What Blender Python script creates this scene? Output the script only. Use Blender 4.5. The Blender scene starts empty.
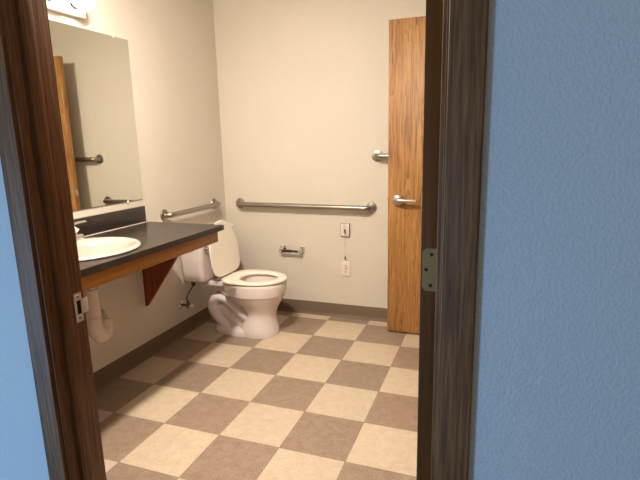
import bpy, bmesh, math, random
from mathutils import Vector, Matrix
PI = math.pi
S = bpy.context.scene
C = S.collection
T = .3048                                   # one floor tile
XL, YB, XR = .033, 1.018, 2.36              # left, back and right wall faces
YI, YH = -1.395, -1.507                     # front partition: bathroom face, hall face
JL, JR, DH = 1.05, 1.983, 2.06               # doorway between the jambs, head height
CEIL = 2.44

# ---------------------------------------------------------------- materials
def srgb(r, g, b):
    f = lambda c: (c/255/12.92) if c/255 <= .04045 else ((c/255+.055)/1.055)**2.4
    return (f(r), f(g), f(b), 1)
def new_mat(name, col=(.5, .5, .5, 1), rough=.5, metal=0, spec=.5, coat=0):
    m = bpy.data.materials.new(name); m.use_nodes = True
    p = m.node_tree.nodes['Principled BSDF']
    p.inputs['Base Color'].default_value = col
    p.inputs['Roughness'].default_value = rough
    p.inputs['Metallic'].default_value = metal
    p.inputs['Specular IOR Level'].default_value = spec
    p.inputs['Coat Weight'].default_value = coat
    return m
class NT:
    def __init__(s, m): s.t = m.node_tree; s.n = s.t.nodes; s.p = s.n['Principled BSDF']
    def a(s, k, **kw):
        n = s.n.new(k)
        for q, v in kw.items(): setattr(n, q, v)
        return n
    def l(s, a, b): s.t.links.new(a, b)
    def coords(s, scale=(1, 1, 1), rot=(0, 0, 0)):
        g = s.a('ShaderNodeNewGeometry'); mp = s.a('ShaderNodeMapping')
        mp.inputs['Scale'].default_value = scale; mp.inputs['Rotation'].default_value = rot
        s.l(g.outputs['Position'], mp.inputs['Vector']); return mp.outputs['Vector']
    def noise(s, vec, scale, detail=3, rough=.5, dist=0):
        n = s.a('ShaderNodeTexNoise'); n.inputs['Scale'].default_value = scale
        n.inputs['Detail'].default_value = detail; n.inputs['Roughness'].default_value = rough
        n.inputs['Distortion'].default_value = dist; s.l(vec, n.inputs['Vector']); return n.outputs['Fac']
    def ramp(s, fac, stops):
        r = s.a('ShaderNodeValToRGB'); e = r.color_ramp.elements
        while len(e) < len(stops): e.new(.5)
        for i, (p, c) in enumerate(stops): e[i].position = p; e[i].color = c
        s.l(fac, r.inputs['Fac']); return r.outputs['Color']
    def mix(s, fac, a, b, mode='MIX'):
        m = s.a('ShaderNodeMix', data_type='RGBA', blend_type=mode)
        if hasattr(fac, 'links'): s.l(fac, m.inputs[0])
        else: m.inputs[0].default_value = fac
        for q, i in ((a, 6), (b, 7)):
            if hasattr(q, 'links'): s.l(q, m.inputs[i])
            else: m.inputs[i].default_value = q
        return m.outputs[2]
    def math(s, op, a, b=0):
        m = s.a('ShaderNodeMath', operation=op)
        for q, i in ((a, 0), (b, 1)):
            if hasattr(q, 'links'): s.l(q, m.inputs[i])
            else: m.inputs[i].default_value = q
        return m.outputs[0]
    def bump(s, h, strength=.3, dist=.001):
        b = s.a('ShaderNodeBump'); b.inputs['Strength'].default_value = strength
        b.inputs['Distance'].default_value = dist; s.l(h, b.inputs['Height']); s.l(b.outputs['Normal'], s.p.inputs['Normal'])

def wall_mat(name, col, scale, strength, dist=.002):
    m = new_mat(name, col, .62, spec=.35); t = NT(m); v = t.coords()
    h = t.noise(v, scale, 3, .55); h2 = t.ramp(h, [(.42, (0, 0, 0, 1)), (.62, (1, 1, 1, 1))])
    t.bump(h2, strength, dist)
    c = t.ramp(t.noise(v, 2.2, 4), [(.3, tuple(x*.97 for x in col[:3])+(1,)), (.7, col)])
    t.l(c, t.p.inputs['Base Color']); return m
M_WALL = wall_mat('bathroom_paint', (.67, .615, .53, 1), 110, .35)
M_HALL = wall_mat('hall_paint', (.50, .54, .56, 1), 190, .4, .0018)
M_CEIL = wall_mat('ceiling_paint', (.72, .69, .62, 1), 90, .3)

def wood_mat(name, dark, mid, light, axis='Z', rough=.4, coarse=1.0, spec=.5, cath=.0, swirl=.28):
    m = new_mat(name, mid, rough, spec=spec); t = NT(m)
    a, b = 55*coarse, 2.2*coarse
    sc = {'Z': (a, a, b), 'Y': (a, b, a), 'X': (b, a, a)}[axis]
    f = t.noise(t.coords(sc), 1.0, 4, .6, .4)
    sc2 = tuple(x*.22 if x == a else x*.45 for x in sc)
    g = t.noise(t.coords(sc2), 1.0, 3, .6, 1.2)
    g = t.math('FRACT', t.math('MULTIPLY', g, 5.0 + cath))
    h = t.math('ADD', t.math('MULTIPLY', f, 1-swirl), t.math('MULTIPLY', g, swirl))
    c = t.ramp(h, [(.3, dark), (.48, mid), (.68, light)])
    t.l(c, t.p.inputs['Base Color']); t.bump(h, .12, .0006); return m
M_OAK = wood_mat('golden_oak', srgb(112, 72, 30), srgb(160, 112, 58), srgb(178, 132, 76), rough=.5, cath=2, swirl=.22, coarse=1.3)
M_TRIM = wood_mat('dark_stained_wood', srgb(74, 46, 24), srgb(104, 69, 39), srgb(128, 88, 54), rough=.5, spec=.3, swirl=.0, coarse=3.2)
M_DOOR1 = wood_mat('dark_door_edge', srgb(80, 44, 4), srgb(94, 54, 8), srgb(104, 62, 12), rough=.6, swirl=0, spec=.2)
M_APRON = wood_mat('orange_stained_apron', srgb(132, 82, 20), srgb(160, 104, 28), srgb(174, 116, 36), axis='Y', rough=.45, swirl=.1)
M_BRACKET = wood_mat('red_stained_bracket', srgb(110, 44, 16), srgb(130, 58, 24), srgb(142, 68, 30), axis='Z', rough=.5, swirl=.1)

def laminate():
    m = new_mat('dark_speckled_laminate', (.06, .05, .045, 1), .3, spec=.5); t = NT(m); v = t.coords()
    n = t.noise(v, 260, 3, .7); n2 = t.noise(v, 35, 3, .6)
    k = t.math('ADD', t.math('MULTIPLY', n, .6), t.math('MULTIPLY', n2, .4))
    t.l(t.ramp(k, [(.36, srgb(24, 18, 15)), (.52, srgb(42, 33, 29)), (.68, srgb(72, 60, 54))]), t.p.inputs['Base Color']); return m
M_LAM = laminate()

def floor_mat():
    m = new_mat('vinyl_checker_tiles', (.5, .4, .3, 1), .38, spec=.45); t = NT(m); v = t.coords()
    sx = t.a('ShaderNodeSeparateXYZ'); t.l(v, sx.inputs[0])
    u = t.math('DIVIDE', sx.outputs[0], T); w = t.math('DIVIDE', sx.outputs[1], T)
    par = t.math('FLOORED_MODULO', t.math('ADD', t.math('FLOOR', u), t.math('FLOOR', w)), 2.0)   # 0 brown, 1 cream
    n1 = t.noise(v, 230, 4, .75); n2 = t.noise(v, 24, 4, .6, .6)
    k = t.math('ADD', t.math('MULTIPLY', n1, .8), t.math('MULTIPLY', n2, .2))
    brown = t.ramp(k, [(.36, srgb(112, 91, 76)), (.5, srgb(150, 129, 112)), (.64, srgb(186, 167, 150))])
    cream = t.ramp(k, [(.34, srgb(168, 148, 124)), (.5, srgb(202, 185, 162)), (.66, srgb(226, 212, 192))])
    cell = t.a('ShaderNodeCombineXYZ'); t.l(t.math('FLOOR', u), cell.inputs[0]); t.l(t.math('FLOOR', w), cell.inputs[1])
    wn = t.a('ShaderNodeTexWhiteNoise', noise_dimensions='3D'); t.l(cell.outputs[0], wn.inputs['Vector'])
    base = t.mix(par, brown, cream)
    var = t.ramp(wn.outputs['Value'], [(0, (.93, .93, .93, 1)), (1, (1.03, 1.02, 1.0, 1))])
    base = t.mix(1.0, base, var, 'MULTIPLY')
    def edge(q):
        f = t.math('FRACT', q); return t.math('MINIMUM', f, t.math('SUBTRACT', 1.0, f))
    e = t.math('LESS_THAN', t.math('MINIMUM', edge(u), edge(w)), .0045)
    t.l(t.mix(t.math('MULTIPLY', e, .55), base, srgb(88, 66, 48)), t.p.inputs['Base Color'])
    t.l(t.ramp(n2, [(.3, (.32, .32, .32, 1)), (.7, (.48, .48, .48, 1))]), t.p.inputs['Roughness'])
    return m
M_FLOOR = floor_mat()
M_CARPET = wall_mat('hall_carpet', srgb(104, 92, 82), 400, .8)
M_BASE = wall_mat('rubber_cove_base', srgb(112, 95, 78), 60, .05)
M_CHINA = new_mat('vitreous_china', srgb(232, 220, 216), .16, coat=.3)
M_SINK = new_mat('white_sink_china', srgb(176, 171, 162), .14, coat=.3)
M_SEAT = new_mat('toilet_seat_plastic', srgb(238, 229, 214), .25)
M_PLASTIC = new_mat('white_plastic', srgb(228, 214, 206), .4)
M_WRAP = new_mat('white_pipe_cover', srgb(212, 196, 184), .5)
M_CHROME = new_mat('chrome', (.78, .77, .76, 1), .12, 1)
M_GLOSSCH = new_mat('satin_chrome', (.50, .49, .48, 1), .4, 1)
def brushed():
    m = new_mat('brushed_steel', (.36, .33, .295, 1), .34, 1); t = NT(m)
    n = t.noise(t.coords((40, 40, 400)), 6, 2); t.l(t.ramp(n, [(.3, (.28, .28, .28, 1)), (.7, (.4, .4, .4, 1))]), t.p.inputs['Roughness']); return m
M_STEEL = brushed()
M_FAUCET = new_mat('bright_chrome', (.9, .9, .9, 1), .25, 1)
M_STRIKE = new_mat('strike_plate_steel', (.78, .76, .74, 1), .5, .7)
M_BAR = new_mat('chrome_glare_white', (.9, .89, .87, 1), .2)  # chrome light bar plate, painted white in place of the bulbs' glare on it
M_DKSTEEL = new_mat('dark_steel', (.10, .09, .08, 1), .35, .8)
M_BRASS = new_mat('dull_brass', srgb(140, 112, 60), .6, .2)
M_BLACK = new_mat('black_plastic', (.012, .012, .012, 1), .4)
M_HOLE = new_mat('dark_hole', (.008, .006, .005, 1), .8)
M_MIRROR = new_mat('mirror_glass', (.80, .82, .76, 1), .012, 1)
M_WATER = new_mat('toilet_water', (.75, .76, .70, 1), .03)
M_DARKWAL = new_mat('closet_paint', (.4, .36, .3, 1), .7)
def emit(name, col, st):
    m = new_mat(name, (.9, .88, .85, 1), .3); p = m.node_tree.nodes['Principled BSDF']
    p.inputs['Emission Color'].default_value = col; p.inputs['Emission Strength'].default_value = st; return m
WARM = (1.0, .80, .56, 1)
M_GLOBE = emit('lit_bulb', (1.0, .90, .78, 1), 9)
M_DIFF = emit('lit_diffuser', (1.0, .885, .755, 1), 330)

# ---------------------------------------------------------------- mesh helpers
def BM(): return bmesh.new()
def box(bm, x0, x1, y0, y1, z0, z1, bev=0, seg=2):
    r = bmesh.ops.create_cube(bm, size=1)
    bmesh.ops.scale(bm, vec=(x1-x0, y1-y0, z1-z0), verts=r['verts'])
    bmesh.ops.translate(bm, vec=((x0+x1)/2, (y0+y1)/2, (z0+z1)/2), verts=r['verts'])
    if bev:
        es = list({e for v in r['verts'] for e in v.link_edges})
        bmesh.ops.bevel(bm, geom=es, offset=bev, segments=seg, affect='EDGES', profile=.5)
def rings(bm, rs, cap0=True, cap1=True, closed=False):
    vs = [[bm.verts.new(p) for p in r] for r in rs]; n = len(vs[0])
    m = len(vs)
    for i in range(m if closed else m-1):
        a, b = vs[i], vs[(i+1) % m]
        for j in range(n): bm.faces.new((a[j], a[(j+1) % n], b[(j+1) % n], b[j]))
    if not closed:
        if cap0: bm.faces.new(vs[0][::-1])
        if cap1: bm.faces.new(vs[-1])
def catmull(pts, k=6):
    P = [Vector(p) for p in pts]; P = [2*P[0]-P[1]] + P + [2*P[-1]-P[-2]]; out = []
    for i in range(1, len(P)-2):
        for s in range(k):
            t = s/k
            out.append(.5*((2*P[i]) + (-P[i-1]+P[i+1])*t + (2*P[i-1]-5*P[i]+4*P[i+1]-P[i+2])*t*t + (-P[i-1]+3*P[i]-3*P[i+1]+P[i+2])*t**3))
    out.append(P[-2]); return out
def tube(bm, pts, r, n=16, smooth=0, ref=None, rb=None):
    """sweep; r number or list; ref fixes one cross axis, rb is the radius along it"""
    if smooth: pts = catmull(pts, smooth)
    pts = [Vector(p) for p in pts]; m = len(pts)
    R_ = r if isinstance(r, (list, tuple)) else [r]*m
    if len(R_) != m:
        q = []
        for i in range(m):
            f = i/(m-1)*(len(R_)-1); a = min(int(f), len(R_)-2); q.append(R_[a]*(1-f+a)+R_[a+1]*(f-a))
        R_ = q
    rs = []; up = None
    for i, p in enumerate(pts):
        d = (pts[min(i+1, m-1)]-pts[max(i-1, 0)]).normalized()
        if ref is not None: a = Vector(ref)
        elif up is None: a = Vector((0, 0, 1)) if abs(d.z) < .9 else Vector((1, 0, 0))
        else: a = up
        a = (a-d*a.dot(d)).normalized(); up = a; b = d.cross(a)
        ra = R_[i]*(rb if rb else 1)
        rs.append([p+a*ra*math.cos(2*PI*j/n)+b*R_[i]*math.sin(2*PI*j/n) for j in range(n)])
    rings(bm, rs)
def lathe(bm, prof, o, axis='Z', n=32):
    """profile of (radius, height) about an axis through o"""
    rs = []
    for r, h in prof:
        ring = []
        for j in range(n):
            a = 2*PI*j/n; c, s = max(r, 1e-4)*math.cos(a), max(r, 1e-4)*math.sin(a)
            v = {'Z': (c, s, h), 'Y': (c, h, s), 'X': (h, c, s)}[axis]
            ring.append(Vector(o)+Vector(v))
        rs.append(ring)
    rings(bm, rs)
def egg(cx, cy, ab, af, hw, z, n=48, p=2.15):
    out = []
    for j in range(n):
        t = 2*PI*j/n; c, s = math.cos(t), math.sin(t)
        a = af if c > 0 else ab
        out.append(Vector((cx+a*abs(c)**(2/p)*(1 if c > 0 else -1), cy+hw*abs(s)**(2/p)*(1 if s > 0 else -1), z)))
    return out
def blunt(cx, cy, ab, af, hw, z, n=56, pb=4.2, pf=2.1):
    out = []
    for j in range(n):
        t = 2*PI*j/n; c, s = math.cos(t), math.sin(t); a, p = (af, pf) if c > 0 else (ab, pb)
        out.append(Vector((cx+a*abs(c)**(2/p)*(1 if c > 0 else -1), cy+hw*abs(s)**(2/p)*(1 if s > 0 else -1), z)))
    return out
def prism(bm, outline, d):
    """extrude a list of 3D points by vector d"""
    a = [Vector(p) for p in outline]; rings(bm, [a, [p+Vector(d) for p in a]])
def link(name, bm, mat, parent=None, origin=None, smooth=True, angle=35):
    """one mesh object; verts come in world coordinates"""
    bmesh.ops.recalc_face_normals(bm, faces=bm.faces)
    vs = [v.co for v in bm.verts]
    if parent is not None:
        o = Vector((0, 0, 0)); q = parent
        while q is not None: o += q.location; q = q.parent
    elif origin is not None: o = Vector(origin)
    else:
        o = Vector(((min(v.x for v in vs)+max(v.x for v in vs))/2, (min(v.y for v in vs)+max(v.y for v in vs))/2, min(v.z for v in vs)))
    bmesh.ops.translate(bm, vec=-o, verts=bm.verts)
    me = bpy.data.meshes.new(name); bm.to_mesh(me); bm.free(); me.materials.append(mat)
    if smooth:
        for f in me.polygons: f.use_smooth = True
        me.set_sharp_from_angle(angle=math.radians(angle))
    ob = bpy.data.objects.new(name, me); C.objects.link(ob)
    if parent is not None: ob.parent = parent
    else: ob.location = o
    return ob
def thing(name, label, cat, loc, group=None):
    o = bpy.data.objects.new(name, None); C.objects.link(o); o.location = loc; o.empty_display_size = .05
    o['label'] = label; o['category'] = cat
    if group: o['group'] = group
    return o
def tag(o, label, cat, group=None):
    o['label'] = label; o['category'] = cat
    if group: o['group'] = group
    return o
def struct(name, bm, mat, parent=None, label=None, **k):
    o = link(name, bm, mat, parent, **k)
    if parent is None:
        o['kind'] = 'structure'
        if label: o['label'] = label
    return o
def screw(o, r, axis, parent, mat=None, depth=.0015, name='screw'):
    b = BM(); lathe(b, [(0, 0), (r, 0), (r*.8, depth), (0, depth)], o, axis, 12)
    return link(name, b, mat or M_STEEL, parent)

# ---------------------------------------------------------------- the room
b = BM(); box(b, XL-.1, XR+.75, YI-.04, YB+.1, -.05, 0); struct('floor', b, M_FLOOR, label='brown and cream checkerboard vinyl tile floor', smooth=False)
b = BM(); box(b, -1.6, 4.2, -4.6, YI-.041, -.05, 0); struct('floor', b, M_CARPET, label='hall floor outside the bathroom doorway', smooth=False)
b = BM(); box(b, XL-.1, XR+.1, YI, YB+.1, CEIL, CEIL+.05); struct('ceiling', b, M_CEIL, label='bathroom ceiling', smooth=False)
b = BM(); box(b, XL-.1, XL, YI, YB+.1, 0, CEIL); struct('wall_left', b, M_WALL, label='beige wall behind the mirror and counter', smooth=False)
b = BM(); box(b, XL, XR+.1, YB, YB+.1, 0, CEIL); struct('wall_back', b, M_WALL, label='beige wall with the long grab bar', smooth=False)
# right wall with the opening of the oak door
OY0, OY1 = -.09, .868
b = BM()
box(b, XR, XR+.1, YI, OY0-.03, 0, CEIL); box(b, XR, XR+.1, OY1+.03, YB, 0, CEIL); box(b, XR, XR+.1, OY0-.03, OY1+.03, 2.08, CEIL)
struct('wall_right', b, M_WALL, label='beige wall to the right inside the bathroom', smooth=False)
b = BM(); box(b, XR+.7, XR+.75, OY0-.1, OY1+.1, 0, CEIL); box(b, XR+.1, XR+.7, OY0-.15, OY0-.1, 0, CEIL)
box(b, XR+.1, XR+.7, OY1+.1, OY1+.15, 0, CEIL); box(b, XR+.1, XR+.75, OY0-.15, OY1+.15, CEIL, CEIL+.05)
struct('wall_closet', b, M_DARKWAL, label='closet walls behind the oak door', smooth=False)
# front partition: bathroom skin and hall skin, around the doorway
RO = .019
def partition(y0, y1):
    b = BM()
    box(b, -1.6, JL-RO, y0, y1, 0, 2.6); box(b, JR+RO, 4.2, y0, y1, 0, 2.6); box(b, JL-RO, JR+RO, y0, y1, DH+RO, 2.6); return b
ym = (YI+YH)/2
struct('wall_front', partition(ym, YI), M_WALL, label='inner face of the wall around the doorway', smooth=False)
struct('wall_hall', partition(YH, ym), M_HALL, label='blue-lit textured hall wall around the doorway', smooth=False)

# cove base: a profile of (off the wall, height)
PROF = [(0, 0), (.019, 0), (.018, .003), (.010, .009), (.0055, .018), (.004, .03), (.004, .098), (.003, .101), (0, .101)]
def cove(name, a, c, nrm, label):
    b = BM(); a, c, nrm = Vector(a), Vector(c), Vector(nrm)
    rings(b, [[q+nrm*o+Vector((0, 0, h)) for o, h in PROF] for q in (a, c)]); struct(name, b, M_BASE, label=label)
cove('baseboard_left', (XL, YI, 0), (XL, YB, 0), (1, 0, 0), 'brown rubber cove base along the left wall')
cove('baseboard_back', (XL+.02, YB, 0), (XR, YB, 0), (0, -1, 0), 'brown rubber cove base along the back wall')
cove('baseboard_right', (XR, YI, 0), (XR, OY0-.075, 0), (-1, 0, 0), 'brown rubber cove base along the right wall')
cove('baseboard_front', (XL+.02, YI, 0), (JL-.064, YI, 0), (0, 1, 0), 'brown rubber cove base beside the doorway')

# ---------------------------------------------------------------- doorway frame
SY0, SY1 = YH+.032, YI-.047                  # the stop
b = BM(); box(b, JL-RO, JL, YH, YI, 0, DH+RO, .001); jl = struct('trim_1', b, M_TRIM, label='dark stained left door jamb with strike plate')
b = BM(); box(b, JL, JL+.012, SY0, SY1, 0, DH, .002); struct('door_stop', b, M_TRIM, jl)
b = BM(); box(b, JR, JR+RO, YH, YI, 0, DH+RO, .001); jr = struct('trim_2', b, M_TRIM, label='dark stained right door jamb')
b = BM(); box(b, JR-.010, JR, SY0, SY1, 0, DH, .002); struct('door_stop', b, M_TRIM, jr)
b = BM(); box(b, JL, JR, YH, YI, DH, DH+RO, .001); jh = struct('trim_3', b, M_TRIM, label='dark stained head jamb')
b = BM(); box(b, JL+.012, JR-.012, SY0, SY1, DH-.012, DH, .002); struct('door_stop', b, M_TRIM, jh)
def casing_v(name, xi, sgn, yw, out, label):
    """colonial casing: profile across x, from the opening outward"""
    prof = [(0, 0), (0, .008), (.0012, .0095), (.010, .0102), (.030, .0115), (.044, .0125), (.054, .0125), (.057, .010), (.057, 0)]
    b = BM(); rings(b, [[(xi+sgn*p, yw+out*q, z) for p, q in prof] for z in (0, DH+.006+.057)])
    struct(name, b, M_TRIM, label=label, angle=20)
casing_v('trim_4', JL-.006, -1, YH, -1, 'dark wood casing left of the doorway, hall side')
casing_v('trim_5', JR+.004, 1, YH, -1, 'dark wood casing right of the doorway, hall side')
casing_v('trim_6', JL-.006, -1, YI, 1, 'dark wood casing left of the doorway, bathroom side')
b = BM(); box(b, JL-.006, JR+.006, YH-.0125, YH, DH+.006, DH+.063, .003); struct('trim_7', b, M_TRIM, label='dark wood head casing, hall side')
b = BM(); box(b, JL-.006, JR+.006, YI, YI+.0125, DH+.006, DH+.063, .003); struct('trim_8', b, M_TRIM, label='dark wood head casing, bathroom side')
# strike plate
b = BM(); y0, y1, z0, z1 = YI-.0305, YI-.006, .868, .946
hx0, hx1, hz0, hz1 = y0+.007, y1-.004, .889, .926
for q in ((y0, y1, z0, hz0), (y0, y1, hz1, z1), (y0, hx0, hz0, hz1), (hx1, y1, hz0, hz1)): box(b, JL, JL+.0022, *q)
tube(b, [(JL+.0012, y1-.001, .9075), (JL+.001, YI+.004, .9075), (JL-.0005, YI+.0128, .9075), (JL-.005, YI+.0165, .9075)], .0012, 8, 3, ref=(0, 0, 1), rb=17)
sp = link('strike_plate', b, M_STRIKE, jl); sp['label'] = 'satin chrome strike plate'
b = BM(); box(b, JL, JL+.0012, hx0, hx1, hz0, hz1); link('latch_hole', b, M_HOLE, sp)
for z in (.8785, .9365): screw((JL+.0022, (y0+y1)/2, z), .0042, 'X', sp, M_STEEL)

# the main door, swung open into the bathroom; only its hinge edge shows
b = BM(); DX0, DX1, DY0 = JR-.050, JR-.006, YI+.007
box(b, DX0, DX1, DY0, DY0+.91, .012, DH-.008, .001)
d1 = struct('door_1', b, M_DOOR1, label='dark edge of the bathroom door standing open at right')
for z in (.25, 1.067, 1.86):
    b = BM(); n = 8; r = .012; x0, x1, zz0, zz1 = DX0+.003, JR-.0005, z-.0435, z+.0435
    out = [(x1, zz0), (x1, zz1)]
    out += [(x0+r-r*math.sin(i/n*PI/2), zz1-r+r*math.cos(i/n*PI/2)) for i in range(n+1)]
    out += [(x0+r-r*math.cos(i/n*PI/2), zz0+r-r*math.sin(i/n*PI/2)) for i in range(n+1)]
    prism(b, [(x, DY0-.0015, zq) for x, zq in out], (0, .0022, 0))
    lathe(b, [(0, -.0435), (.0058, -.0435), (.0058, .0435), (0, .0435)], (JR+.001, YI+.0065, z), 'Z', 16)
    h = link('hinge', b, M_BRASS, d1); h['label'] = 'dull brass hinge leaf with rounded corners'
    for dx, dz in ((.021, .031), (.011, 0), (.020, -.032)): screw((DX0+dx, DY0-.0015, z+dz), .0036, 'Y', h, M_HOLE, -.001, 'screw_hole')
def lever(bm, c, sx, out):
    """lever handle on a face whose outward direction along y is out"""
    x, y, z = c
    tube(bm, [(x, y+out*.01, z), (x, y+out*.045, z), (x+sx*.012, y+out*.055, z), (x+sx*.04, y+out*.056, z-.001), (x+sx*.085, y+out*.055, z-.003), (x+sx*.122, y+out*.053, z-.004)], [.016, .015, .014, .013, .011, .009], 14, 4)
def rose(c, out, par):
    b = BM(); lathe(b, [(0, 0), (.033, 0), (.038, out*.004), (.037, out*.016), (.033, out*.028), (.022, out*.036), (.010, out*.041), (0, out*.042)], c, 'Y', 32); return link('rose', b, M_GLOSSCH, par)
# the oak door, hinged on the right wall
b = BM(); box(b, 1.392, XR-.02, .820, .864, .012, 2.044, .0015)
d2 = struct('door_2', b, M_OAK, label='golden oak door standing open before the back wall')
for yy, s in ((.820, -1), (.864, 1)):
    r_ = rose((1.462, yy, .934), s, d2)
    b = BM(); lever(b, (1.462, yy, .934), 1, s); lv = link('lever_handle', b, M_GLOSSCH, d2); lv['label'] = 'satin chrome lever handle'
    b = BM(); lathe(b, [(0, 0), (.0075, 0), (.0075, .004), (0, .003)], (1.584, yy+s*.053, .930), 'X', 12); link('lever_end', b, M_BLACK, lv)
b = BM(); box(b, 1.3905, 1.3925, .829, .855, .906, .962, .0006); pl = link('latch_plate', b, M_GLOSSCH, d2)
b = BM(); box(b, 1.380, 1.3915, .835, .849, .926, .943, .002); link('latch_bolt', b, M_GLOSSCH, pl)
for z in (.25, 1.03, 1.82):
    b = BM(); lathe(b, [(0, -.045), (.006, -.045), (.006, .045), (0, .045)], (XR-.013, .872, z), 'Z', 14); link('hinge', b, M_BRASS, d2)
b = BM()
box(b, XR-.012, XR+.1, OY1+.012, OY1+.03, 0, 2.08); box(b, XR-.012, XR+.1, OY0-.03, OY0, 0, 2.08); box(b, XR-.012, XR+.1, OY0, OY1+.012, 2.06, 2.08)
box(b, XR-.012, XR-.0005, OY1+.03, OY1+.085, 0, 2.135); box(b, XR-.012, XR-.0005, OY0-.085, OY0-.03, 0, 2.135); box(b, XR-.012, XR-.0005, OY0-.03, OY1+.03, 2.08, 2.135)
struct('trim_9', b, M_TRIM, label='dark wood frame of the oak door')

# ---------------------------------------------------------------- vanity counter
CT, CTH, CXF, CYE, CY0 = .858, .029, .588, .075, YI+.004
SCX, SCY = .312, -.680                       # sink centre
cn = thing('vanity_counter', 'long dark speckled counter with orange wood apron mounted on the left wall', 'counter', (XL, (CY0+CYE)/2, .35))
b = BM(); n = 64
hole = lambda z: [(SCX+.222*math.cos(2*PI*i/n), SCY+.232*math.sin(2*PI*i/n), z) for i in range(n)]
def outer(z):
    x0, x1, y0, y1 = XL+.001, CXF, CY0, CYE; o = []
    for i in range(n):
        a = 2*PI*i/n; dx, dy = math.cos(a), math.sin(a); ts = []
        if dx > 1e-6: ts.append((x1-SCX)/dx)
        if dx < -1e-6: ts.append((x0-SCX)/dx)
        if dy > 1e-6: ts.append((y1-SCY)/dy)
        if dy < -1e-6: ts.append((y0-SCY)/dy)
        t_ = min(ts); o.append([SCX+dx*t_, SCY+dy*t_, z])
    for cx_, cy_ in ((x0, y0), (x0, y1), (x1, y0), (x1, y1)):
        k = min(range(n), key=lambda i: (o[i][0]-cx_)**2+(o[i][1]-cy_)**2); o[k] = [cx_, cy_, z]
    return o
rings(b, [hole(CT-CTH), hole(CT), outer(CT), outer(CT-CTH)], closed=True)
top = link('countertop', b, M_LAM, cn, smooth=False)
b = BM(); box(b, XL+.001, XL+.020, CY0, .058, CT, CT+.100, .0015); bs = link('backsplash', b, M_LAM, cn)
b = BM(); tube(b, [(XL+.0215, CY0, CT+.0015), (XL+.0215, .057, CT+.0015)], .0022, 8); ck = link('caulk_line', b, M_PLASTIC, cn); ck['label'] = 'pale caulk line at foot of backsplash'
b = BM(); box(b, .553, .572, CY0, .030, .766, CT-CTH, .002)
ap = link('apron', b, M_APRON, cn); ap['label'] = 'orange-stained wood apron'
b = BM(); box(b, XL+.021, .553, .008, .026, .785, CT-CTH, .001); link('end_rail', b, M_APRON, cn)
for yb_ in (.021,-1.30):
    b = BM(); prism(b, [(XL+.001, yb_-.004, .335), (XL+.016, yb_-.004, .335), (.39, yb_-.004, .785), (XL+.001, yb_-.004, .785)], (0, -.018, 0))
    k_ = link('bracket', b, M_BRACKET, cn, smooth=False); k_['label'] = 'triangular red-brown wooden bracket'
# sink
sk = thing('sink', 'white oval drop-in sink basin set in the dark counter', 'sink', (SCX, SCY, CT))
def oval(cx, ax, ay, z, n=64): return [(cx+ax*math.cos(2*PI*i/n), SCY+ay*math.sin(2*PI*i/n), z) for i in range(n)]
b = BM()
rings(b, [oval(SCX, .236, .248, CT+.0005), oval(SCX, .240, .252, CT+.006), oval(SCX, .236, .248, CT+.012), oval(SCX+.002, .226, .238, CT+.0155), oval(SCX+.008, .212, .228, CT+.0145),
          oval(SCX+.026, .186, .212, CT+.010), oval(SCX+.034, .170, .200, CT-.004), oval(SCX+.034, .160, .190, CT-.03), oval(SCX+.034, .146, .172, CT-.075), oval(SCX+.034, .115, .135, CT-.112), oval(SCX+.034, .06, .07, CT-.130), oval(SCX+.034, .022, .022, CT-.134),
          oval(SCX+.034, .022, .022, CT-.150), oval(SCX+.034, .07, .08, CT-.143), oval(SCX+.034, .125, .145, CT-.125), oval(SCX+.034, .158, .185, CT-.08), oval(SCX+.03, .175, .205, CT-.031), oval(SCX+.01, .205, .222, CT-.004), oval(SCX+.01, .208, .225, CT+.0005)], closed=True)
link('basin', b, M_SINK, sk)
b = BM(); lathe(b, [(0, -.1375), (.021, -.1375), (.024, -.1325), (.019, -.131), (0, -.132)], (SCX+.034, SCY, CT), 'Z', 24); link('drain', b, M_CHROME, sk)
# faucet on the ledge of the basin
FX, FY, FZ = .124, -.640, CT+.0158
fa = thing('faucet', 'chrome two-handle faucet on the ledge of the white sink', 'faucet', (FX, FY, FZ))
b = BM()
rings(b, [[(FX+w*math.cos(2*PI*i/40), FY+(L-w)*(1 if math.sin(2*PI*i/40) > 0 else -1)*(abs(math.sin(2*PI*i/40)) > .02)+w*math.sin(2*PI*i/40), FZ+z) for i in range(40)] for w, L, z in ((.028, .138, 0), (.029, .139, .005), (.026, .136, .018), (.020, .130, .023))])
link('base_plate', b, M_FAUCET, fa)
b = BM(); tube(b, [(FX, FY, FZ+.018), (FX+.005, FY, FZ+.05), (FX+.03, FY, FZ+.078), (FX+.075, FY, FZ+.082), (FX+.118, FY, FZ+.066)], [.020, .016, .013, .012, .011], 16, 4); link('spout', b, M_FAUCET, fa)
for s in (-1, 1):
    b = BM(); hy = FY+s*.080
    lathe(b, [(0, .018), (.021, .018), (.022, .026), (.017, .045), (.014, .062), (.015, .070), (0, .076)], (FX, hy, FZ), 'Z', 20)
    tube(b, [(FX-.004, hy, FZ+.071), (FX-.004, hy+s*.04, FZ+.075), (FX-.004, hy+s*.088, FZ+.076)], [.009, .008, .006], 12, 3, ref=(1, 0, 0), rb=1.5)
    link('handle', b, M_FAUCET, fa)
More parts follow.
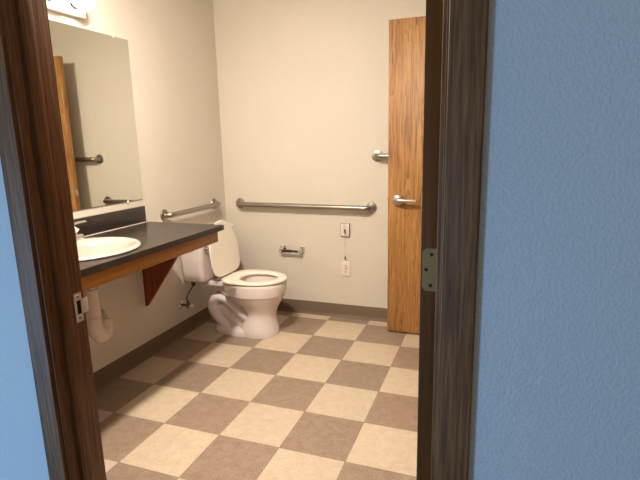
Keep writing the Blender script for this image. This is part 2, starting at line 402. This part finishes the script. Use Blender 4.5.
# drain trap below the sink
tp = thing('sink_drain_trap', 'white covered drain trap under the sink counter', 'pipe', (SCX, SCY, .36))
TX, TY = .300, -.660
b = BM(); lathe(b, [(0, .525), (.031, .525), (.033, .535), (.033, .665), (0, .665)], (TX, TY, 0), 'Z', 24)
link('tailpiece_cover', b, M_WRAP, tp)
b = BM(); tube(b, [(TX, TY, .66), (TX+.015, TY-.004, .68), (SCX+.028, SCY, .7075)], .020, 16); link('drain_pipe', b, M_WRAP, tp)
b = BM(); tube(b, [(TX, TY, .528), (TX, TY+.002, .47), (TX, TY+.028, .432), (TX-.008, TY+.058, .440), (TX-.016, TY+.068, .49)], [.035, .038, .043, .043, .040], 18, 5)
u_ = link('trap_bend', b, M_WRAP, tp)
b = BM(); tube(b, [(TX-.016, TY+.068, .47), (TX-.03, TY+.069, .505), (TX-.07, TY+.07, .512), (XL+.002, TY+.07, .514)], .031, 18, 4); link('trap_arm', b, M_WRAP, tp)

# ---------------------------------------------------------------- mirror
my1, my0, mz0, mz1 = .063, -.855, 1.0, 1.914
b = BM(); box(b, XL+.0005, XL+.006, my0, my1, mz0, mz1, .0008)
mr = tag(link('wall_mirror', b, M_MIRROR, smooth=False), 'large frameless wall mirror above the vanity counter', 'mirror')
for y, z, s in ((-.05, mz1, 1), (-.065, mz0, -1), (-.72, mz1, 1), (-.74, mz0, -1)):
    b = BM(); box(b, XL+.0005, XL+.009, y-.006, y+.006, min(z-s*.007, z+s*.012), max(z-s*.007, z+s*.012), .0015)
    link('mirror_clip', b, M_PLASTIC, mr)

# vanity light bar
GY = [-.328-.1525*i for i in range(4)]; GZ = 2.016
vl = thing('vanity_light_bar', 'wall light bar with lit round bulbs above the mirror', 'light', (XL, -.557, 1.957))
b = BM(); box(b, XL+.0005, XL+.030, -.86, -.252, 1.957, 2.075, .004); link('light_bar', b, M_BAR, vl)
for y in GY:
    b = BM(); lathe(b, [(0, .030), (.030, .030), (.030, .036), (.023, .042), (.023, .058), (0, .058)], (XL, y, GZ), 'X', 24); sock = link('socket', b, M_CHROME, vl)
    b = BM(); lathe(b, [(.012, .056)] + [(.046*math.sin(a), .103-.046*math.cos(a)) for a in [PI*k/14 for k in range(2, 14)]] + [(.0, .149)], (XL, y, GZ), 'X', 28)
    link('bulb', b, M_GLOBE, vl)
# ceiling light
LX, LY = .95, -.86
cl = thing('ceiling_light', 'small lit globe light on the bathroom ceiling', 'light', (LX, LY, CEIL-.165))
b = BM(); lathe(b, [(0, 0), (.075, 0), (.075, -.018), (.06, -.028), (.035, -.034), (.035, -.05), (0, -.05)], (LX, LY, CEIL), 'Z', 40); link('canopy', b, M_GLOSSCH, cl)
b = BM(); lathe(b, [(.0, -.043)] + [(.06*math.sin(a), -.103+.06*math.cos(a)) for a in [PI*k/16 for k in range(2, 16)]] + [(0, -.163)], (LX, LY, CEIL), 'Z', 32); link('glass_globe', b, M_DIFF, cl)

# ---------------------------------------------------------------- grab bars
def grab_bar(label, a, c, nrm, z, z2=None):
    a, c, nrm = Vector(a+(z,)), Vector(c+(z2 or z,)), Vector(nrm+(0,)); d = (c-a).normalized()
    t = thing('grab_bar', label, 'grab bar', (a+c)/2, 'steel grab bars on the walls'); OFF = .056
    pts = [a+nrm*.004]
    for i in range(0, 9):
        q = i/8*PI/2; pts.append(a+nrm*(OFF-.038+.038*math.sin(q))+d*(.038-.038*math.cos(q)))
    pts += [c-(p-a).dot(d)*d+((p-a)-(p-a).dot(d)*d) for p in reversed(pts[1:])]+[c+nrm*.004]
    b = BM(); tube(b, pts, .0185, 20); link('bar', b, M_STEEL, t)
    ax = 'X' if abs(nrm.x) > .5 else 'Y'; sg = 1 if (nrm.x+nrm.y) > 0 else -1
    for p in (a, c):
        b = BM(); lathe(b, [(0, .0003*sg), (.040, .0003*sg), (.040, .003*sg), (.037, .008*sg), (.026, .011*sg), (0, .011*sg)], p, ax, 32)
        f = link('flange', b, M_STEEL, t)
        for k in range(3):
            an = PI/2+k*2*PI/3; s_ = d*math.cos(an)*.031+Vector((0, 0, math.sin(an)*.031))
            screw(p+s_+nrm*.0095, .0032, ax, f, M_BLACK, .0012*sg)
grab_bar('long steel grab bar on the back wall above the toilet paper holder', (.170, YB), (1.230, YB), (0, -1), .856, .848)
grab_bar('short steel grab bar on the left wall beside the counter end', (XL, .255), (XL, .850), (1, 0), .870)
grab_bar('higher steel grab bar on the back wall, partly behind the oak door', (1.272, YB), (1.90, YB), (0, -1), 1.211)

# toilet paper holder
ph = thing('toilet_paper_holder', 'empty chrome toilet paper holder with black roller on the back wall', 'toilet paper holder', (.605, YB, .505))
for x in (.528, .683):
    b = BM(); box(b, x-.0235, x+.0235, YB-.007, YB-.0003, .484, .532, .003); box(b, x-.012, x+.012, YB-.062, YB-.006, .491, .522, .005)
    link('post', b, M_CHROME, ph)
b = BM(); lathe(b, [(0, .541), (.011, .541), (.011, .615), (.0085, .617), (.0085, .670), (0, .670)], (0, YB-.050, .503), 'X', 18); link('roller', b, M_BLACK, ph)

# emergency call switch and outlet
cs = thing('emergency_call_switch', 'square-cornered steel call switch plate with pull cord on the back wall', 'switch', (1.034, YB, .6))
b = BM(); box(b, .999, 1.069, YB-.016, YB-.0003, .629, .729, .002); pb = link('back_box', b, M_STEEL, cs)
b = BM(); box(b, 1.003, 1.065, YB-.0185, YB-.0155, .633, .725, .001); fp = link('face_plate', b, M_PLASTIC, cs)
b = BM(); box(b, 1.027, 1.041, YB-.0195, YB-.0184, .652, .684, .0004); link('slot', b, M_HOLE, fp)
b = BM(); box(b, 1.030, 1.038, YB-.030, YB-.0194, .664, .675, .002); link('switch_lever', b, M_STEEL, fp)
for z in (.640, .718): screw((1.034, YB-.0184, z), .003, 'Y', fp, M_STEEL, -.001)
for z0_ in (.699, .706): 
    b = BM(); box(b, 1.021, 1.047, YB-.0189, YB-.0184, z0_, z0_+.0022); link('printed_line', b, M_STEEL, fp)
b = BM(); tube(b, [(1.034, YB-.027, .667), (1.034, YB-.026, .60), (1.0335, YB-.022, .52), (1.034, YB-.020, .480)], .0022, 8, 4); cd = link('pull_cord', b, M_WRAP, cs)
b = BM(); lathe(b, [(0, .482), (.003, .481), (.0065, .464), (.006, .460), (0, .459)], (1.034, YB-.020, 0), 'Z', 14); link('pull_knob', b, M_STEEL, cd)
ou = thing('wall_outlet', 'white duplex outlet on the back wall below the call switch cord', 'outlet', (1.035, YB, .327))
b = BM(); box(b, 1.001, 1.069, YB-.006, YB-.0003, .325, .441, .002); op = link('face_plate', b, M_PLASTIC, ou)
for z in (.360, .406):
    b = BM(); box(b, 1.0185, 1.0515, YB-.0085, YB-.0055, z-.0155, z+.0155, .003); rc = link('receptacle', b, M_PLASTIC, ou)
    b = BM(); box(b, 1.027, 1.0295, YB-.0089, YB-.0084, z-.002, z+.008); box(b, 1.0405, 1.043, YB-.0089, YB-.0084, z-.001, z+.007); lathe(b, [(0, 0), (.0025, 0), (.0025, -.0004), (0, -.0004)], (1.035, YB-.0085, z-.008), 'Y', 10); link('slot', b, M_HOLE, rc)
screw((1.035, YB-.006, .383), .003, 'Y', ou, M_STEEL, -.001)

# ---------------------------------------------------------------- toilet
TC = .56
to = thing('toilet', 'white toilet with its lid up in the corner beside the counter', 'toilet', (.42, TC, 0))
b = BM()
# pedestal and bowl outside, up over the rim and down inside
def E(x0, x1, hw, z, mid=None, p=2.15):
    m_ = mid if mid is not None else (x0+x1)/2
    return egg(m_, TC, m_-x0, x1-m_, hw, z, 48, p)
rings(b, [E(.385, .668, .128, .0, .53), E(.385, .670, .131, .012, .53), E(.395, .666, .127, .05, .53), E(.42, .655, .118, .09, .54), E(.438, .652, .108, .125, .545), E(.445, .655, .104, .15, .55),
          E(.43, .664, .110, .18, .555), E(.400, .681, .128, .215, .555), E(.355, .700, .150, .25, .54), E(.315, .716, .166, .28, .54), E(.300, .722, .172, .297, .53),
          E(.288, .730, .180, .303, .52), E(.282, .734, .183, .33, .52), E(.280, .736, .184, .365, .52), E(.282, .733, .182, .380, .52), E(.290, .728, .176, .386, .52),
          E(.375, .698, .135, .386, .54), E(.385, .690, .126, .375, .54), E(.390, .686, .124, .34, .54), E(.40, .68, .115, .29, .54), E(.43, .64, .085, .24, .54), E(.47, .60, .05, .21, .54), E(.50, .57, .025, .20, .54)])
# deck to the tank
rings(b, [egg(.19, TC, .13, .20, h, z, 48, 4) for h, z in ((.095, .345), (.108, .352), (.112, .372), (.108, .384))])
# foot flange
rings(b, [egg(.40, TC, a_, .20, h, z, 48, 3.0) for a_, h, z in ((.205, .122, 0), (.205, .123, .026), (.198, .116, .040), (.175, .09, .048))])
# trapway: exposed S passage with a thinner web filling it
tube(b, [(.52, TC, .095), (.44, TC, .135), (.37, TC, .180), (.31, TC, .222), (.250, TC, .243), (.195, TC, .218), (.178, TC, .165), (.208, TC, .108), (.265, TC, .060), (.31, TC, .030)], [.05, .049, .046, .043, .042, .044, .046, .046, .044, .040], 20, 6, ref=(0, 1, 0), rb=1.75)
prism(b, [(.23, TC-.045, .03), (.23, TC-.045, .20), (.30, TC-.045, .20), (.40, TC-.045, .15), (.46, TC-.045, .10), (.46, TC-.045, .02)], (0, .09, 0))
tube(b, [(.50, TC, .205), (.42, TC, .245), (.34, TC, .285), (.24, TC, .33), (.17, TC, .36)], [.06, .06, .055, .045, .04], 18, 4, ref=(0, 1, 0), rb=1.4)
bo = link('bowl', b, M_CHINA, to)
for s in (-1, 1):
    b = BM(); lathe(b, [(0, .0), (.017, .0), (.017, .010), (.011, .019), (0, .022)], (.325, TC+s*.096, .040), 'Z', 18); k_ = link('bolt_cap', b, M_PLASTIC, to)
b = BM(); rings(b, [E(.437, .630, .078, .232, .54), E(.438, .629, .077, .2325, .54)]); link('water', b, M_WATER, to)
# tank
def rbox(x0, x1, hw, z, r=.03, n=8):
    o = []
    for sx, sy, a0 in ((1, 1, 0), (-1, 1, 1), (-1, -1, 2), (1, -1, 3)):
        cx_, cy_ = ((x1-r) if sx > 0 else (x0+r)), TC+sy*(hw-r)
        for i in range(n+1): a = (a0+i/n)*PI/2; o.append((cx_+r*math.cos(a), cy_+r*math.sin(a), z))
    return o
b = BM(); rings(b, [rbox(.082, .205, .190, .392), rbox(.069, .218, .202, .398), rbox(.060, .224, .208, .42), rbox(.046, .232, .222, .70)]); link('tank', b, M_CHINA, to)
b = BM(); rings(b, [rbox(.040, .236, .225, .701), rbox(.038, .243, .230, .706), rbox(.038, .243, .230, .725), rbox(.044, .236, .224, .733)]); link('tank_lid', b, M_CHINA, to)
b = BM(); lathe(b, [(0, .229), (.018, .229), (.018, .241), (0, .246)], (0, TC-.168, .625), 'X', 16)
tube(b, [(.243, TC-.168, .625), (.250, TC-.163, .622), (.252, TC-.13, .610), (.252, TC-.10, .600)], .006, 10, 4); fl = link('flush_lever', b, M_CHROME, to); fl['label'] = 'chrome flush lever'
# seat
b = BM(); s_out = lambda g, z: blunt(.50, TC, .195-g, .241-g, .185-g, z, pb=3.2)
s_in = lambda g, z: egg(.530, TC, .120+g, .145+g, .112+g, z, 56, 2.1)
rings(b, [s_out(0, .396), s_out(-.001, .400), s_out(.002, .405), s_out(.012, .4085), s_in(.016, .4085), s_in(.005, .405), s_in(0, .399), s_in(.002, .391), s_out(.006, .391)], closed=True)
se = link('seat', b, M_SEAT, to)
for s in (-1, 1):
    b = BM(); box(b, .262, .312, TC+s*.072-.018, TC+s*.072+.018, .3875, .402, .004); lathe(b, [(0, -.02), (.009, -.02), (.009, .02), (0, .02)], (.283, TC+s*.072, .412), 'Y', 14); link('seat_hinge', b, M_PLASTIC, to)
# lid, raised against the tank
b = BM(); th = math.radians(97)
def lidring(g, h):
    o = []
    for p in blunt(.170, 0, .160-g, .225-g, .184-g, 0):
        u = p.x; o.append((.304+u*math.cos(th)+h*math.sin(th), TC+p.y, .402+u*math.sin(th)-h*math.cos(th)))
    return o
rings(b, [lidring(.010, -.007), lidring(.002, -.006), lidring(0, .0), lidring(.004, .006), lidring(.014, .0075), lidring(.05, .0065), lidring(.10, .006)])
link('lid', b, M_SEAT, to)

# supply valve and hose
sv = thing('water_supply_valve', 'chrome water supply valve on the left wall below the toilet tank', 'valve', (XL, .350, .225))
b = BM(); lathe(b, [(0, .0003), (.028, .0003), (.027, .004), (.018, .010), (.008, .012), (0, .012)], (XL, .350, .225), 'X', 24); link('escutcheon', b, M_CHROME, sv)
b = BM(); tube(b, [(XL+.010, .350, .225), (XL+.075, .350, .225)], .009, 14); lathe(b, [(0, -.016), (.013, -.016), (.013, .016), (.009, .020), (.009, .034), (0, .034)], (XL+.060, .350, .225), 'Z', 18); link('valve_body', b, M_DKSTEEL, sv)
b = BM(); prof = [(.0065 + 0, 0)]
rings(b, [[(XL+x_, .350+(.020+.003*math.cos(2*a))*math.cos(a)*k_, .225+.013*math.sin(a)*k_) for a in [2*PI*i/24 for i in range(24)]] for x_, k_ in ((.075, .5), (.078, .95), (.088, 1), (.092, .8))]); link('handle', b, M_CHROME, sv)
b = BM(); tube(b, [(XL+.060, .350, .255), (XL+.060, .340, .285), (XL+.066, .375, .325), (XL+.075, .402, .355), (XL+.077, .405, .392)], .0055, 12, 5); hs = link('supply_hose', b, M_DKSTEEL, sv)
b = BM(); lathe(b, [(0, .352), (.012, .352), (.013, .372), (.013, .390), (0, .390)], (XL+.077, .405, 0), 'Z', 14); link('hose_nut', b, M_BLACK, hs)

# ---------------------------------------------------------------- light
def area(name, loc, target, size, sy, power, col, shape='RECTANGLE'):
    l = bpy.data.lights.new(name, 'AREA'); l.energy = power; l.color = col; l.shape = shape; l.size = size
    if shape == 'RECTANGLE': l.size_y = sy
    o = bpy.data.objects.new(name, l); C.objects.link(o); o.location = loc
    o.rotation_euler = (Vector(target)-Vector(loc)).to_track_quat('-Z', 'Y').to_euler(); return o
area('ceiling_lamp', (LX, LY, CEIL-.168), (LX, LY, 0), .12, .12, 42, (1.0, .885, .755), 'DISK')
area('hall_daylight', (-.35, -4.0, .35), (2.0, -1.5, .2), .55, .7, 68, (.27, .58, 1.0))
W = bpy.data.worlds.new('world'); S.world = W; W.use_nodes = True
bg = W.node_tree.nodes['Background']; bg.inputs[0].default_value = (.52, .50, .48, 1); bg.inputs[1].default_value = .5

# ---------------------------------------------------------------- camera
cam = bpy.data.cameras.new('camera'); co = bpy.data.objects.new('camera', cam); C.objects.link(co)
cam.sensor_fit = 'HORIZONTAL'; cam.sensor_width = 36; cam.lens = 482.67/640*36; cam.clip_start = .02
r = Vector((0.939319692, 0.342311210, -0.022395339)); u = Vector((-0.047990044, 0.195768269, 0.979475237)); f = Vector((-0.339669650, 0.918965625, -0.200316521))
co.matrix_world = Matrix(((r.x, u.x, -f.x, 2.06820), (r.y, u.y, -f.y, -2.32584), (r.z, u.z, -f.z, 1.32017), (0, 0, 0, 1)))
S.camera = co
S.view_settings.view_transform = 'Standard'; S.view_settings.look = 'None'; S.view_settings.gamma = 1
S.view_settings.use_curve_mapping = False; S.view_settings.exposure = .15
